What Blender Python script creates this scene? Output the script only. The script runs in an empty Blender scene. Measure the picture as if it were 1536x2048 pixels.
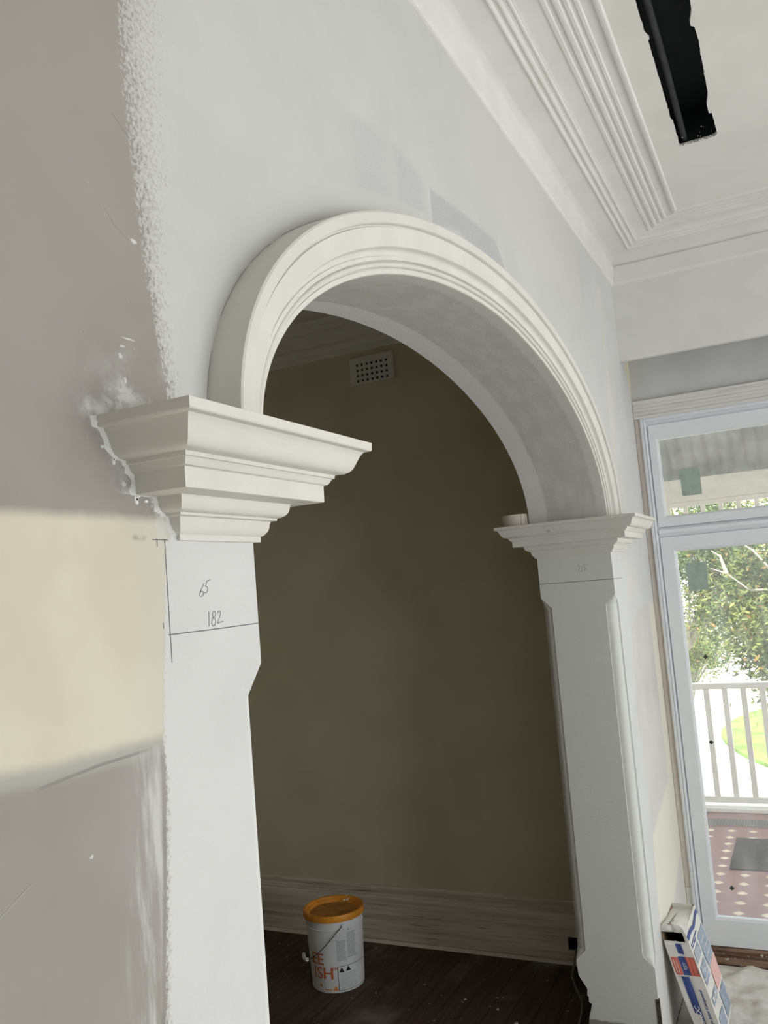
import bpy, bmesh, math, random
from mathutils import Vector, Matrix, noise
random.seed(7)
C = bpy.context.scene.collection
ZO = 1.97                     # the eye is this high above the floor; heights below are given relative to the eye
PI = math.pi
# ------------------------------------------------------------------ camera
yaw, pit, rol = [math.radians(a) for a in (25.6629, 5.252, -4.7033)]
fw = Vector((math.cos(yaw)*math.cos(pit), math.sin(yaw)*math.cos(pit), math.sin(pit)))
rt = Vector((math.sin(yaw), -math.cos(yaw), 0)); up = rt.cross(fw)
r2 = rt*math.cos(rol) + up*math.sin(rol); u2 = -rt*math.sin(rol) + up*math.cos(rol)
cam = bpy.data.cameras.new('camera'); cam_o = bpy.data.objects.new('camera', cam); C.objects.link(cam_o)
cam_o.matrix_world = Matrix(((r2.x, u2.x, -fw.x, 0), (r2.y, u2.y, -fw.y, 0), (r2.z, u2.z, -fw.z, ZO), (0, 0, 0, 1)))
cam.sensor_fit = 'VERTICAL'; cam.sensor_height = 32.0; cam.lens = 1712.118/2048*32.0; cam.clip_start = .02; cam.clip_end = 300
bpy.context.scene.camera = cam_o
# ------------------------------------------------------------------ sky, sun, window daylight, exposure
sc = bpy.context.scene
sc.view_settings.view_transform = 'Standard'; sc.view_settings.look = 'None'
sc.view_settings.exposure = -0.43; sc.view_settings.gamma = 1; sc.view_settings.use_curve_mapping = False
w = bpy.data.worlds.new('sky'); sc.world = w; w.use_nodes = True
bg = w.node_tree.nodes['Background']; bg.inputs[0].default_value = (.90, .96, 1.0, 1); bg.inputs[1].default_value = 4.8
def light(name, kind, loc, direction, energy, color, **k):
    l = bpy.data.lights.new(name, kind); l.energy = energy; l.color = color
    for a, b in k.items(): setattr(l, a, b)
    o = bpy.data.objects.new(name, l); C.objects.link(o); o.location = Vector(loc) + Vector((0, 0, ZO))
    o.rotation_euler = Vector(direction).to_track_quat('-Z', 'Y').to_euler(); return o
light('sun', 'SUN', (0, 0, 20), (.55, .35, -.8), 9.0, (1, .95, .86), angle=.01)
# daylight of the two big windows of the room (both behind the camera position)
light('window_daylight_rear', 'AREA', (1.75, -3.74, -.35), (0, 1, 0.0), 59, (1, .985, .955), shape='RECTANGLE', size=3.6, size_y=2.0)
light('window_daylight_side', 'AREA', (4.95, -2.55, -.45), (-1, 0, 0), 24, (.97, .985, 1), shape='RECTANGLE', size=1.5, size_y=2.3)
# ------------------------------------------------------------------ node helpers
class V:
    """a value socket with arithmetic"""
    def __init__(s, nt, k): s.nt = nt; s.k = k
    def _m(s, op, *a, clamp=False):
        n = s.nt.nodes.new('ShaderNodeMath'); n.operation = op; n.use_clamp = clamp
        for i, x in enumerate((s,)+a):
            if isinstance(x, V): s.nt.links.new(x.k, n.inputs[i])
            else: n.inputs[i].default_value = x
        return V(s.nt, n.outputs[0])
    def __add__(s, o): return s._m('ADD', o)
    def __sub__(s, o): return s._m('SUBTRACT', o)
    def __mul__(s, o): return s._m('MULTIPLY', o)
    def __truediv__(s, o): return s._m('DIVIDE', o)
    def mx(s, o): return s._m('MAXIMUM', o)
    def mn(s, o): return s._m('MINIMUM', o)
    def fract(s): return s._m('FRACT')
    def ab(s): return s._m('ABSOLUTE')
    def inv(s): return (s*-1.0)+1.0
    def step(s, a, b):
        n = s.nt.nodes.new('ShaderNodeMapRange'); n.interpolation_type = 'SMOOTHSTEP'
        s.nt.links.new(s.k, n.inputs[0])
        for i, x in ((1, a), (2, b)):
            if isinstance(x, V): s.nt.links.new(x.k, n.inputs[i])
            else: n.inputs[i].default_value = x
        n.inputs[3].default_value = 0; n.inputs[4].default_value = 1
        return V(s.nt, n.outputs[0])
    def curve(s, pts):
        """piecewise linear function"""
        lo, hi = pts[0][0], pts[-1][0]; a = min(p[1] for p in pts); b = max(p[1] for p in pts)
        n = s.nt.nodes.new('ShaderNodeValToRGB'); r = n.color_ramp; r.interpolation = 'LINEAR'
        t = (s-lo)/(hi-lo); s.nt.links.new(t.k, n.inputs[0])
        for i, (x, y) in enumerate(pts):
            g = (y-a)/(b-a); q = (x-lo)/(hi-lo)
            e = r.elements[0] if i == 0 else (r.elements[1] if i == len(pts)-1 else r.elements.new(q))
            e.position = q
        for i, (x, y) in enumerate(pts):
            g = (y-a)/(b-a); r.elements[i].position = (x-lo)/(hi-lo); r.elements[i].color = (g, g, g, 1)
        return V(s.nt, n.outputs[0])*(b-a)+a
class Mat:
    def __init__(s, name, rough=.85, spec=.3):
        s.m = bpy.data.materials.new(name); s.m.use_nodes = True; s.nt = s.m.node_tree
        s.b = s.nt.nodes['Principled BSDF']; s.b.inputs['Roughness'].default_value = rough
        s.b.inputs['Specular IOR Level'].default_value = spec
        g = s.nt.nodes.new('ShaderNodeNewGeometry'); sp = s.nt.nodes.new('ShaderNodeSeparateXYZ')
        s.nt.links.new(g.outputs['Position'], sp.inputs[0]); s.P = g.outputs['Position']
        s.x, s.y = V(s.nt, sp.outputs[0]), V(s.nt, sp.outputs[1]); s.z = V(s.nt, sp.outputs[2])-ZO
    def noise(s, scale, detail=3, stretch=None, rough=.5):
        n = s.nt.nodes.new('ShaderNodeTexNoise'); n.inputs['Scale'].default_value = scale
        n.inputs['Detail'].default_value = detail; n.inputs['Roughness'].default_value = rough
        if stretch:
            mp = s.nt.nodes.new('ShaderNodeMapping'); mp.inputs['Scale'].default_value = stretch
            s.nt.links.new(s.P, mp.inputs[0]); s.nt.links.new(mp.outputs[0], n.inputs[0])
        else: s.nt.links.new(s.P, n.inputs[0])
        return V(s.nt, n.outputs[0])
    def mix(s, a, b, f):
        n = s.nt.nodes.new('ShaderNodeMix'); n.data_type = 'RGBA'
        if isinstance(f, V): s.nt.links.new(f.k, n.inputs[0])
        else: n.inputs[0].default_value = f
        for i, c in ((6, a), (7, b)):
            if isinstance(c, tuple): n.inputs[i].default_value = (*c, 1)
            else: s.nt.links.new(c, n.inputs[i])
        return n.outputs[2]
    def col(s, c):
        if isinstance(c, tuple): s.b.inputs['Base Color'].default_value = (*c, 1)
        else: s.nt.links.new(c, s.b.inputs['Base Color'])
        return s
    def bump(s, h, dist=.001, strength=1):
        n = s.nt.nodes.new('ShaderNodeBump'); n.inputs['Distance'].default_value = dist; n.inputs['Strength'].default_value = strength
        s.nt.links.new(h.k, n.inputs['Height']); s.nt.links.new(n.outputs[0], s.b.inputs['Normal']); return s
def simple(name, c, rough=.85, var=.06, scale=12, spec=.3, bump=0, metallic=0):
    m = Mat(name, rough, spec)
    d = tuple(max(0, v*(1-var*2)) for v in c)
    m.col(m.mix(d, c, m.noise(scale, 4).step(.3, .6)))
    if bump: m.bump(m.noise(scale*8, 3), bump)
    m.b.inputs['Metallic'].default_value = metallic
    return m.m
# ------------------------------------------------------------------ materials
WHITE = (.80, .80, .785); PLASTER = (.49, .455, .42); CREAM = (.72, .68, .56); CAST = (.735, .715, .675)
def arch_wall_mat():
    m = Mat('patched_arch_wall_paint', .8, .25)
    x, z, y = m.x, m.z, m.y
    fine = m.noise(190, 3, (1, 1, .8), .65); med = m.noise(30, 4); big = m.noise(5, 4)
    white = m.mix((.665, .665, .655), (.70, .70, .69), big.step(.3, .65))
    dim_primer = m.mix((.595, .595, .58), (.625, .625, .61), big.step(.3, .65))
    white = m.mix(white, dim_primer, z.step(.15, .55)*(x-3.4).step(0, .8).inv())  # upper wall: duller primer, its weaker light also put into the colour
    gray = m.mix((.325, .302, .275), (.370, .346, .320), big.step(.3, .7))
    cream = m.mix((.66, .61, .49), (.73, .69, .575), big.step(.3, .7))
    # --- left side, above and beside the capital
    e = z.curve([(-.6, .792), (-.47, .806), (-.287, .824), (-.2, .829), (-.16, .828), (.08, .852), (.10, .868), (.284, .873), (.424, .846), (.55, .832), (.625, .824), (.795, .818), (1.5, .80)])
    wb = z.curve([(-.6, .010), (-.25, .008), (-.1, .004), (.2, .006), (.235, .020), (.40, .030), (.625, .062), (.84, .075), (1.5, .09)])
    t = (x-e)/wb                                   # 0..1 over the stippled roller band
    stip = (fine-.5)*3.4+t*.95
    jag = (med-.5)*.35
    lift = (t+jag).step(-.08, .10)
    rolled = lift*((stip).step(.02, .20)*.62+(t*1.3+(fine-.5)*5.5).step(.55, 1.25)*.38)
    rolled = rolled.mx(t.step(1.0, 1.5)*(fine+.62).step(.72, .98).mx(t.step(1.2, 4.0)))
    # low part: gray skim / cream band / gray skim
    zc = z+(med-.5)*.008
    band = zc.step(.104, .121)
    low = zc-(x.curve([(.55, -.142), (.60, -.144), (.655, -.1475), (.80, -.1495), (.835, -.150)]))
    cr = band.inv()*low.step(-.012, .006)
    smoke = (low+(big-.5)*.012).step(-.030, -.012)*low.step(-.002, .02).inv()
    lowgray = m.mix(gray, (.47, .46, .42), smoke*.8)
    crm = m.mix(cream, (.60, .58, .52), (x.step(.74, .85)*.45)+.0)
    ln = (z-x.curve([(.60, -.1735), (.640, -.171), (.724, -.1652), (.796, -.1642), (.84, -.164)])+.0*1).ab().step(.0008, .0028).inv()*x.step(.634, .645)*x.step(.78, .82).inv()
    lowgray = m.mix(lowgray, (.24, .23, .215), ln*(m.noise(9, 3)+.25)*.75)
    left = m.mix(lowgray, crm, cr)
    ex = x-e; dust = m.noise(44, 5, (1, 1, .16), .6).step(.40, .66)*ex.step(-.072, -.04)*low.step(-.024, -.008).inv()*ex.step(-.010, -.004).inv()
    left = m.mix(left, (.27, .26, .245), (ex+.004).ab().step(.001, .005).inv()*m.noise(30, 4, (1, 1, .5)).step(.4, .6)*low.step(-.03, -.0).inv()*.6)
    left = m.mix(left, (.64, .64, .625), dust*.85)
    veil = (z-.235).ab().step(0, .14).inv()*x.step(.70, .82)*m.noise(24, 4).step(.42, .68)
    left = m.mix(left, (.60, .59, .57), veil*.6)
    jt = (x-z.curve([(.07, .872), (.14, .845), (.141, .802), (.17, .800), (.235, .745), (.26, .74)])).ab()
    left = m.mix(left, (.68, .68, .665), (jt+(med-.5)*.03).step(.004, .034).inv()*z.step(.06, .09)*z.step(.24, .262).inv()*m.noise(46, 5).step(.36, .62)*.8)
    left = m.mix(left, (.64, .635, .615), ((z-.262).ab()+(x-.79).ab()*.5+(med-.5)*.05).step(.008, .03).inv()*m.noise(55, 4).step(.4, .55)*.8)
    # dark smear and scratches
    smear = ((x-.806)._m('POWER', 2)*1.0+((z-.089)*2.6)._m('POWER', 2))._m('SQRT').step(.004, .016).inv()*med.step(.40, .62)
    left = m.mix(left, (.12, .12, .12), smear*.75)
    # --- spray-dusted patch above the arch
    px = x.step(1.905, 1.912)*x.step(2.47, 2.56).inv()
    pz = (z-x.curve([(1.9, .982), (2.18, 1.010), (2.42, 1.026), (2.50, .96), (2.56, .91)])).step(-.015, .005).inv()
    patch = px*pz*(z-x.curve([(1.9, .885), (2.1, .935), (2.36, .905), (2.56, .86)])).step(-.006, .006)
    grain = m.noise(420, 2).step(.35, .7)
    wall = m.mix(white, (.46, .46, .47), patch*(grain*.5+.50))
    aa = ((x-2.338)/1.379)._m('POWER', 2)+((z-.2543)/.625)._m('POWER', 2)
    outside = aa.step(1.14, 1.20)
    ht = (z-x.curve([(1.1, .90), (1.37, .94), (1.55, .99), (1.67, 1.008), (1.86, .996), (1.90, .98)])+(med-.5)*.02).step(-.03, .01).inv()
    haze = outside*ht*x.step(1.15, 1.55)*x.step(1.87, 1.90).inv()
    dens = (x.step(1.47, 1.52)*x.step(1.60, 1.70).inv()*.5+x.step(1.69, 1.73)*x.step(1.83, 1.88).inv()*.8)+.35
    wall = m.mix(wall, (.48, .48, .49), haze*dens*(grain*.5+.22))
    pale = outside*x.step(1.89, 1.905)*x.step(2.56, 2.62).inv()*(z-x.curve([(1.9, .90), (2.1, .945), (2.36, .915), (2.6, .93)])).step(-.01, .01).inv()
    wall = m.mix(wall, (.58, .58, .60), pale*(grain*.3+.15))
    wall = m.mix(wall, (.66, .635, .60), x.step(1.9, 2.8)*z.step(.95, 1.25)*.6)
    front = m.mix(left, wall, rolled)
    # --- right end of the wall, between pier and door frame
    edge = x-z.curve([(-1.97, 3.87), (-1.4, 3.875), (-1.1, 3.93), (-.6, 3.865), (-.2, 3.945)])
    zr = (z+(med-.5)*.05)
    gr = edge.step(-.01, .03)*(zr-x.curve([(3.9, -.25), (4.1, -.19), (4.25, -.16), (4.5, -.155)])).step(-.03, .0).inv()
    gr = gr*x.step(4.475, 4.50).inv()
    d1 = z-(x.curve([(3.85, -1.16), (4.50, -1.03)]))
    tri = gr*d1.step(-.03, .01).inv()
    d2 = z-(x.curve([(3.85, -1.78), (4.137, -1.62), (4.572, -1.44), (4.7, -1.43)]))
    lowtri = edge.step(-.02, .02)*d2.step(-.02, .02).inv()*x.step(4.60, 4.63).inv()
    strip = x.step(4.478, 4.495)*z.step(-.20, -.15).inv()
    up2 = edge.step(-.01, .03)*z.step(-.17, -.1)*m.noise(9, 3, (1, 1, .25)).step(.45, .65)*x.step(4.12, 4.3).inv()
    rg = m.mix((.64, .615, .59), (.70, .675, .65), big.step(.3, .7))
    rw = m.mix(white, (.74, .715, .66), up2*.7)
    rw = m.mix(rw, rg, gr)
    rw = m.mix(rw, (.80, .775, .67), strip.mx(tri))
    rw = m.mix(rw, (.70, .675, .645), lowtri)
    rw = m.mix(rw, (.74, .69, .52), (x-z.curve([(.85, 4.655), (.95, 4.63), (1.06, 4.53), (1.6, 4.45)])).step(0, .03)*z.step(.82, .9))
    front = m.mix(front, rw, x.step(3.6, 3.65))
    # --- soffit and reveals
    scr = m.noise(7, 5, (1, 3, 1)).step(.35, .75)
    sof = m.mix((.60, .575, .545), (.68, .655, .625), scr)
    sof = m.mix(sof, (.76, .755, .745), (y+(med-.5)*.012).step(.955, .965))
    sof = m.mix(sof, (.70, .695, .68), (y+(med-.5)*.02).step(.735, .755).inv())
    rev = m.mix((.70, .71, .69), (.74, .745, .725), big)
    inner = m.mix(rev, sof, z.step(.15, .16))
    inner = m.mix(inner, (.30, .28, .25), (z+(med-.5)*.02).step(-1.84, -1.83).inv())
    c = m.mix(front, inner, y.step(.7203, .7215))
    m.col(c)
    hgt = (rolled*m.noise(150, 2))*.8+m.noise(60, 3)*.15
    m.bump(hgt, .0012, .7)
    return m.m
M = {}
M['arch_wall'] = arch_wall_mat()
def paint(name, a, b, sc_=6, rough=.75, bump=.0002):
    m = Mat(name, rough, .25); m.col(m.mix(a, b, m.noise(sc_, 5).step(.3, .7))); m.bump(m.noise(90, 3), bump); return m.m
M['ceil'] = paint('white_ceiling_plaster', (.77, .745, .705), (.81, .785, .745))
M['cornice'] = paint('white_cornice_plaster', (.76, .745, .715), (.80, .785, .76))
M['bulk'] = paint('white_bulkhead_paint', (.74, .735, .71), (.78, .775, .75))
M['gray_soffit'] = paint('gray_skimmed_plaster', (.60, .60, .60), (.65, .65, .645))
M['cast'] = None
def cast_mat():
    m = Mat('cast_plaster', .7, .3)
    a = m.mix((.70, .68, .635), CAST, m.noise(9, 5).step(.3, .7))
    a = m.mix(a, (.68, .655, .60), m.noise(22, 5, (1, 1, 2.5)).step(.60, .78)*.55)
    m.col(a); m.bump(m.noise(70, 4), .0004); return m.m
M['cast'] = cast_mat()
M['compound'] = paint('wet_joint_compound', (.80, .81, .80), (.88, .885, .88), 40, .6, .0015)
M['thin_compound'] = paint('thin_smeared_compound', (.58, .57, .55), (.66, .65, .63), 60, .7, .0008)
M['trim_white'] = paint('gloss_white_frame', (.76, .785, .82), (.80, .82, .85), 8, .4, .0001)
M['trim_cream'] = paint('cream_frame_paint', (.74, .74, .70), (.79, .79, .75), 8, .5, .0001)
def raw_wood():
    m = Mat('stripped_timber', .8, .2)
    g = m.noise(60, 5, (1, .05, 1.6)); c = m.mix((.62, .565, .53), (.74, .725, .70), g.step(.3, .5))
    m.col(c); m.bump(g, .0008); return m.m
M['raw'] = raw_wood()
def raw_wood2():
    m = Mat('stripped_timber_upright', .8, .2)
    g = m.noise(50, 5, (1, 1.2, .04)); m.col(m.mix((.54, .48, .43), (.66, .61, .56), g.step(.35, .65))); return m.m
M['rawv'] = raw_wood2()
def sill():
    m = Mat('weathered_timber_sill', .7, .3)
    g = m.noise(40, 5, (1, .08, 1.5)); c = m.mix((.11, .06, .04), (.30, .20, .14), g.step(.35, .7))
    m.col(m.mix(c, (.6, .57, .52), m.noise(45, 3).step(.66, .72))); return m.m
M['sill'] = sill()
def hallwall():
    m = Mat('olive_cream_hall_paint', .75, .25)
    c = m.mix((.61, .55, .405), (.68, .62, .465), m.noise(2.2, 4).step(.3, .7)); m.col(c); m.bump(m.noise(50, 3), .0005); return m.m
M['hall'] = hallwall()
M['oldcream'] = paint('old_cream_wall_paint', (.66, .65, .62), (.72, .71, .68))
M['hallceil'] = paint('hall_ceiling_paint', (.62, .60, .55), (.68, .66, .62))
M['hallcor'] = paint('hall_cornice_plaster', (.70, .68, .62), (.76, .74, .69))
def skirt():
    m = Mat('stripped_skirting', .7, .3)
    g = m.noise(16, 6, (1, .10, 3)); c = m.mix((.52, .47, .40), (.74, .69, .60), g.step(.3, .6))
    c = m.mix(c, (.14, .11, .09), m.noise(22, 5, (1, .12, 5)).step(.63, .70)*.8)
    m.col(c); m.bump(g, .001); return m.m
M['skirt'] = skirt()
def boards():
    m = Mat('dark_dusty_floorboards', .6, .35)
    bx = (m.y/.11).fract(); groove = (bx-.5).ab().step(.47, .495)
    c = m.mix((.045, .025, .018), (.085, .05, .035), m.noise(12, 6, (.2, 3, 1)).step(.3, .7))
    c = m.mix(c, (.02, .012, .01), groove)
    c = m.mix(c, (.34, .31, .28), m.noise(3.2, 6).step(.52, .76)*.34)
    c = m.mix(c, (.62, .58, .52), m.noise(34, 2).step(.72, .74)*.8)
    m.col(c); m.bump(groove*-1.0+m.noise(40, 4)*.2, .002); return m.m
M['floor'] = boards()
M['black'] = simple('black_cavity', (.020, .024, .027), .7, .1)
M['void'] = simple('dark_void', (.008, .008, .009), .9, .1)
M['joist'] = simple('old_dark_joist', (.030, .032, .033), .7, .2, 20)
M['lead'] = simple('pencil_lead', (.13, .13, .14), .6, .1)
M['leadf'] = simple('faint_pencil_lead', (.44, .43, .42), .6, .1)
M['brick'] = simple('rough_old_render', (.33, .30, .26), .95, .2, 60, bump=.004)
M['notch'] = simple('dark_old_timber', (.10, .085, .06), .9, .3, 60, bump=.003)
def glass(name='window_glass', dirt_glare=.05):
    m = bpy.data.materials.new(name); m.use_nodes = True; nt = m.node_tree; nt.nodes.clear()
    o = nt.nodes.new('ShaderNodeOutputMaterial'); t = nt.nodes.new('ShaderNodeBsdfTransparent'); g = nt.nodes.new('ShaderNodeBsdfGlossy')
    g.inputs['Roughness'].default_value = .01; t.inputs[0].default_value = (.97, .985, .975, 1)
    f = nt.nodes.new('ShaderNodeFresnel'); f.inputs[0].default_value = 1.45
    mx = nt.nodes.new('ShaderNodeMixShader'); nt.links.new(f.outputs[0], mx.inputs[0]); nt.links.new(t.outputs[0], mx.inputs[1]); nt.links.new(g.outputs[0], mx.inputs[2])
    d = nt.nodes.new('ShaderNodeBsdfTranslucent'); d.inputs[0].default_value = (.9, .9, .9, 1)  # dust film that also imitates the veiling glare from outdoors
    n = nt.nodes.new('ShaderNodeTexNoise'); n.inputs['Scale'].default_value = 9; n.inputs['Detail'].default_value = 6
    mr = nt.nodes.new('ShaderNodeMapRange'); mr.inputs[1].default_value = .35; mr.inputs[2].default_value = .8; mr.inputs[3].default_value = dirt_glare*.6; mr.inputs[4].default_value = dirt_glare*2.2
    nt.links.new(n.outputs[0], mr.inputs[0])
    m2 = nt.nodes.new('ShaderNodeMixShader'); nt.links.new(mr.outputs[0], m2.inputs[0]); nt.links.new(mx.outputs[0], m2.inputs[1]); nt.links.new(d.outputs[0], m2.inputs[2])
    nt.links.new(m2.outputs[0], o.inputs[0]); return m
M['glass'] = glass(dirt_glare=.085)
M['sticker'] = simple('faded_green_film', (.38, .46, .40), .6, .08, 30)
M['darkmark'] = simple('dark_chip_of_tape', (.06, .07, .06), .7)
M['iron'] = None
def tiles():
    m = Mat('red_verandah_tiles', .5, .35)
    fx = ((m.x-5.728)/.162).fract(); fy = ((m.y-.557)/.15).fract()
    dx = (fx-.5).ab().inv()-.5; dy = (fy-.5).ab().inv()-.5      # distance from lattice points
    dia = (dx+dy*.92).step(.20, .215).inv()
    c = m.mix((.20, .085, .08), (.27, .125, .115), m.noise(9, 5).step(.3, .7))
    jx = (fx-.5).ab().step(.0, .02).inv(); c = m.mix(c, (.17, .08, .08), (jx)*.6)
    c = m.mix(c, (.66, .55, .38), dia*m.x.step(7.30, 7.31).inv()); m.col(c); return m.m
M['tiles'] = tiles()
M['kerb'] = simple('pink_kerb_tiles', (.42, .24, .21), .6, .1)
M['ext_white'] = simple('verandah_white_paint', (.80, .78, .74), .6, .05)
M['ext_cream'] = simple('verandah_cream_beam_paint', (.82, .78, .70), .6, .05)
M['iron'] = simple('corrugated_iron', (.33, .34, .32), .5, .15, 5)
M['concrete'] = simple('sunlit_concrete', (.75, .73, .70), .9, .05, 2)
M['lawn'] = simple('lawn_grass', (.26, .40, .09), .95, .2, 3)
M['leafA'] = simple('olive_green_leaves', (.13, .19, .055), .6, .35, 3)
M['leafB'] = simple('yellow_green_leaves', (.34, .38, .10), .6, .3, 3)
M['leafC'] = simple('orange_tipped_leaves', (.62, .36, .12), .6, .2, 3)
M['bark'] = simple('pale_bark', (.42, .37, .31), .9, .2, 20)
M['palebark'] = simple('pale_smooth_bark', (.52, .46, .39), .8, .1, 20)
M['mat'] = simple('dark_reflection_patch', (.025, .015, .013), .8, .2, 30)  # dark tone standing in for a reflection in the door glass
M['matedge'] = simple('wire_mat', (.25, .24, .23), .5, .3, 80)
M['pail'] = simple('white_pail_plastic', (.76, .77, .79), .45, .05, 8)
M['lid'] = simple('orange_lid_plastic', (.85, .34, .04), .4, .12, 10)
M['lidin'] = simple('dusty_orange_lid', (.56, .27, .07), .7, .2, 14)
M['wire'] = simple('steel_bail_wire', (.16, .16, .16), .4, .1, metallic=.8)
M['grip'] = simple('white_grip', (.75, .73, .68), .5)
M['orange_ink'] = simple('orange_red_ink', (.62, .15, .05), .6)
M['orange_ink2'] = simple('orange_ink', (.80, .30, .08), .6)
M['gray_ink'] = simple('gray_green_ink', (.42, .46, .46), .6)
M['black_ink'] = simple('black_ink', (.03, .03, .03), .6)
M['tape'] = simple('paper_joint_tape', (.80, .73, .64), .8, .05)
M['tapecore'] = simple('tape_seam', (.30, .24, .19), .8, .05)
M['bag'] = simple('white_paper_sack', (.74, .72, .68), .75, .05, 14, bump=.001)
M['kraft'] = simple('brown_kraft_paper', (.30, .22, .14), .9, .1)
M['blue'] = simple('blue_ink', (.05, .08, .26), .6, .1)
M['paleblue'] = simple('pale_blue_ink', (.36, .42, .52), .6, .12, 60)
M['red'] = simple('red_ink', (.66, .17, .13), .6, .1)
M['palered'] = simple('pale_red_ink', (.80, .50, .46), .6, .05)
M['cloth'] = None
def cloth():
    m = Mat('plaster_stained_canvas', .95, .1)
    c = m.mix((.66, .62, .56), (.80, .78, .74), m.noise(14, 6).step(.35, .65)); c = m.mix(c, (.50, .45, .39), m.noise(6, 6).step(.58, .75)*.5)
    m.col(c); m.bump(m.noise(120, 4), .002); return m.m
M['cloth'] = cloth()
M['cable'] = simple('gray_cable_sheath', (.22, .20, .18), .7)
M['debris'] = simple('plaster_crumb', (.55, .52, .48), .9, .1, 40)
# ------------------------------------------------------------------ mesh helpers
def smooth_by(me, ang):
    me.polygons.foreach_set('use_smooth', [True]*len(me.polygons))
    bm = bmesh.new(); bm.from_mesh(me)
    for e in bm.edges:
        e.smooth = not (len(e.link_faces) == 2 and e.calc_face_angle(0) > ang)
    bm.to_mesh(me); bm.free()
def obj(name, bm, mats, parent=None, smooth=None, fix=True):
    """link a bmesh given in eye-relative coordinates as one object"""
    me = bpy.data.meshes.new(name)
    if fix: bmesh.ops.recalc_face_normals(bm, faces=bm.faces)
    bm.to_mesh(me); bm.free()
    for m in (mats if isinstance(mats, (list, tuple)) else [mats]): me.materials.append(m)
    off = Vector((0, 0, ZO)); o = bpy.data.objects.new(name, me); C.objects.link(o)
    base = Vector((0, 0, 0))
    if parent is not None:
        p = parent
        while p is not None: base = base+Vector(p.location); p = p.parent
        o.parent = parent
        me.transform(Matrix.Translation(off-base))
    else:
        co = [v.co for v in me.vertices]
        b = Vector(((min(c.x for c in co)+max(c.x for c in co))/2, (min(c.y for c in co)+max(c.y for c in co))/2, min(c.z for c in co)))
        me.transform(Matrix.Translation(-b)); o.location = b+off
    if smooth is not None: smooth_by(me, math.radians(smooth))
    return o
def struct(name, bm, mats, parent=None, smooth=None):
    o = obj(name, bm, mats, parent, smooth)
    if parent is None: o['kind'] = 'structure'
    return o
def thing(name, label, cat, loc, group=None):
    o = bpy.data.objects.new(name, None); C.objects.link(o); o.location = Vector(loc)+Vector((0, 0, ZO)); o.empty_display_size = .05
    o['label'] = label; o['category'] = cat
    if group: o['group'] = group
    return o
def tag(o, label, cat, group=None):
    o['label'] = label; o['category'] = cat
    if group: o['group'] = group
    return o
def B(): return bmesh.new()
def box(bm, x0, x1, y0, y1, z0, z1, mi=0, bev=0):
    vs = [bm.verts.new((x, y, z)) for x in (x0, x1) for y in (y0, y1) for z in (z0, z1)]
    fs = [bm.faces.new([vs[i] for i in q]) for q in ((0, 1, 3, 2), (4, 6, 7, 5), (0, 4, 5, 1), (2, 3, 7, 6), (0, 2, 6, 4), (1, 5, 7, 3))]
    for f in fs: f.material_index = mi
    if bev:
        es = list({e for f in fs for e in f.edges}); r = bmesh.ops.bevel(bm, geom=es, offset=bev, segments=2, affect='EDGES', profile=.5)
        for f in r['faces']: f.material_index = mi
    return bm
def loft(bm, rings, closed=True, caps=True, mi=0):
    R = [[bm.verts.new(p) for p in r] for r in rings]; n = len(R[0])
    for a, b in zip(R, R[1:]):
        for i in range(n if closed else n-1):
            j = (i+1) % n
            try:
                f = bm.faces.new((a[i], a[j], b[j], b[i])); f.material_index = mi
            except ValueError: pass
    if caps and closed:
        for r in (R[0], R[-1]):
            try:
                f = bm.faces.new(r); f.material_index = mi
            except ValueError: pass
    return R
def tube(bm, pts, r, n=8, mi=0):
    pts = [Vector(p) for p in pts]; rings = []
    ref = Vector((0, 0, 1))
    for i, p in enumerate(pts):
        t = (pts[min(i+1, len(pts)-1)]-pts[max(i-1, 0)]).normalized()
        a = t.cross(ref)
        if a.length < 1e-3: a = t.cross(Vector((1, 0, 0)))
        a.normalize(); b = a.cross(t).normalized(); rr = r[i] if isinstance(r, (list, tuple)) else r
        rings.append([p+a*math.cos(2*PI*k/n)*rr+b*math.sin(2*PI*k/n)*rr for k in range(n)])
    return loft(bm, rings, mi=mi)
def poly_extrude(bm, outer, holes, axis, a, b, mi=0):
    """planar polygon (with holes) in the other two axes, extruded along axis from a to b"""
    def P(p, w): return (w, p[0], p[1]) if axis == 'x' else ((p[0], w, p[1]) if axis == 'y' else (p[0], p[1], w))
    fr = {}
    for w in (a, b):
        es = []; vs_all = []
        for lp in [outer]+holes:
            vs = [bm.verts.new(P(p, w)) for p in lp]; vs_all.append(vs)
            es += [bm.edges.new((vs[i], vs[(i+1) % len(vs)])) for i in range(len(vs))]
        r = bmesh.ops.triangle_fill(bm, edges=es, use_beauty=True)
        for g in r['geom']:
            if isinstance(g, bmesh.types.BMFace): g.material_index = mi
        fr[w] = vs_all
    for la, lb in zip(fr[a], fr[b]):
        n = len(la)
        for i in range(n):
            j = (i+1) % n; f = bm.faces.new((la[i], la[j], lb[j], lb[i])); f.material_index = mi
def ribbon(bm, pts, wdt, f, th=.0004, mi=0):
    """thin raised stroke; pts in 2-D, f maps (a,b,height) to 3-D"""
    for (a0, b0), (a1, b1) in zip(pts, pts[1:]):
        d = Vector((a1-a0, b1-b0)); L = d.length
        if L < 1e-6: continue
        d /= L; n = Vector((-d.y, d.x))*wdt/2; e = d*wdt*.3
        q = [(a0-e.x+n.x, b0-e.y+n.y), (a0-e.x-n.x, b0-e.y-n.y), (a1+e.x-n.x, b1+e.y-n.y), (a1+e.x+n.x, b1+e.y+n.y)]
        loft(bm, [[f(x, y, -.0002) for x, y in q], [f(x, y, th) for x, y in q]], mi=mi)
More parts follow.
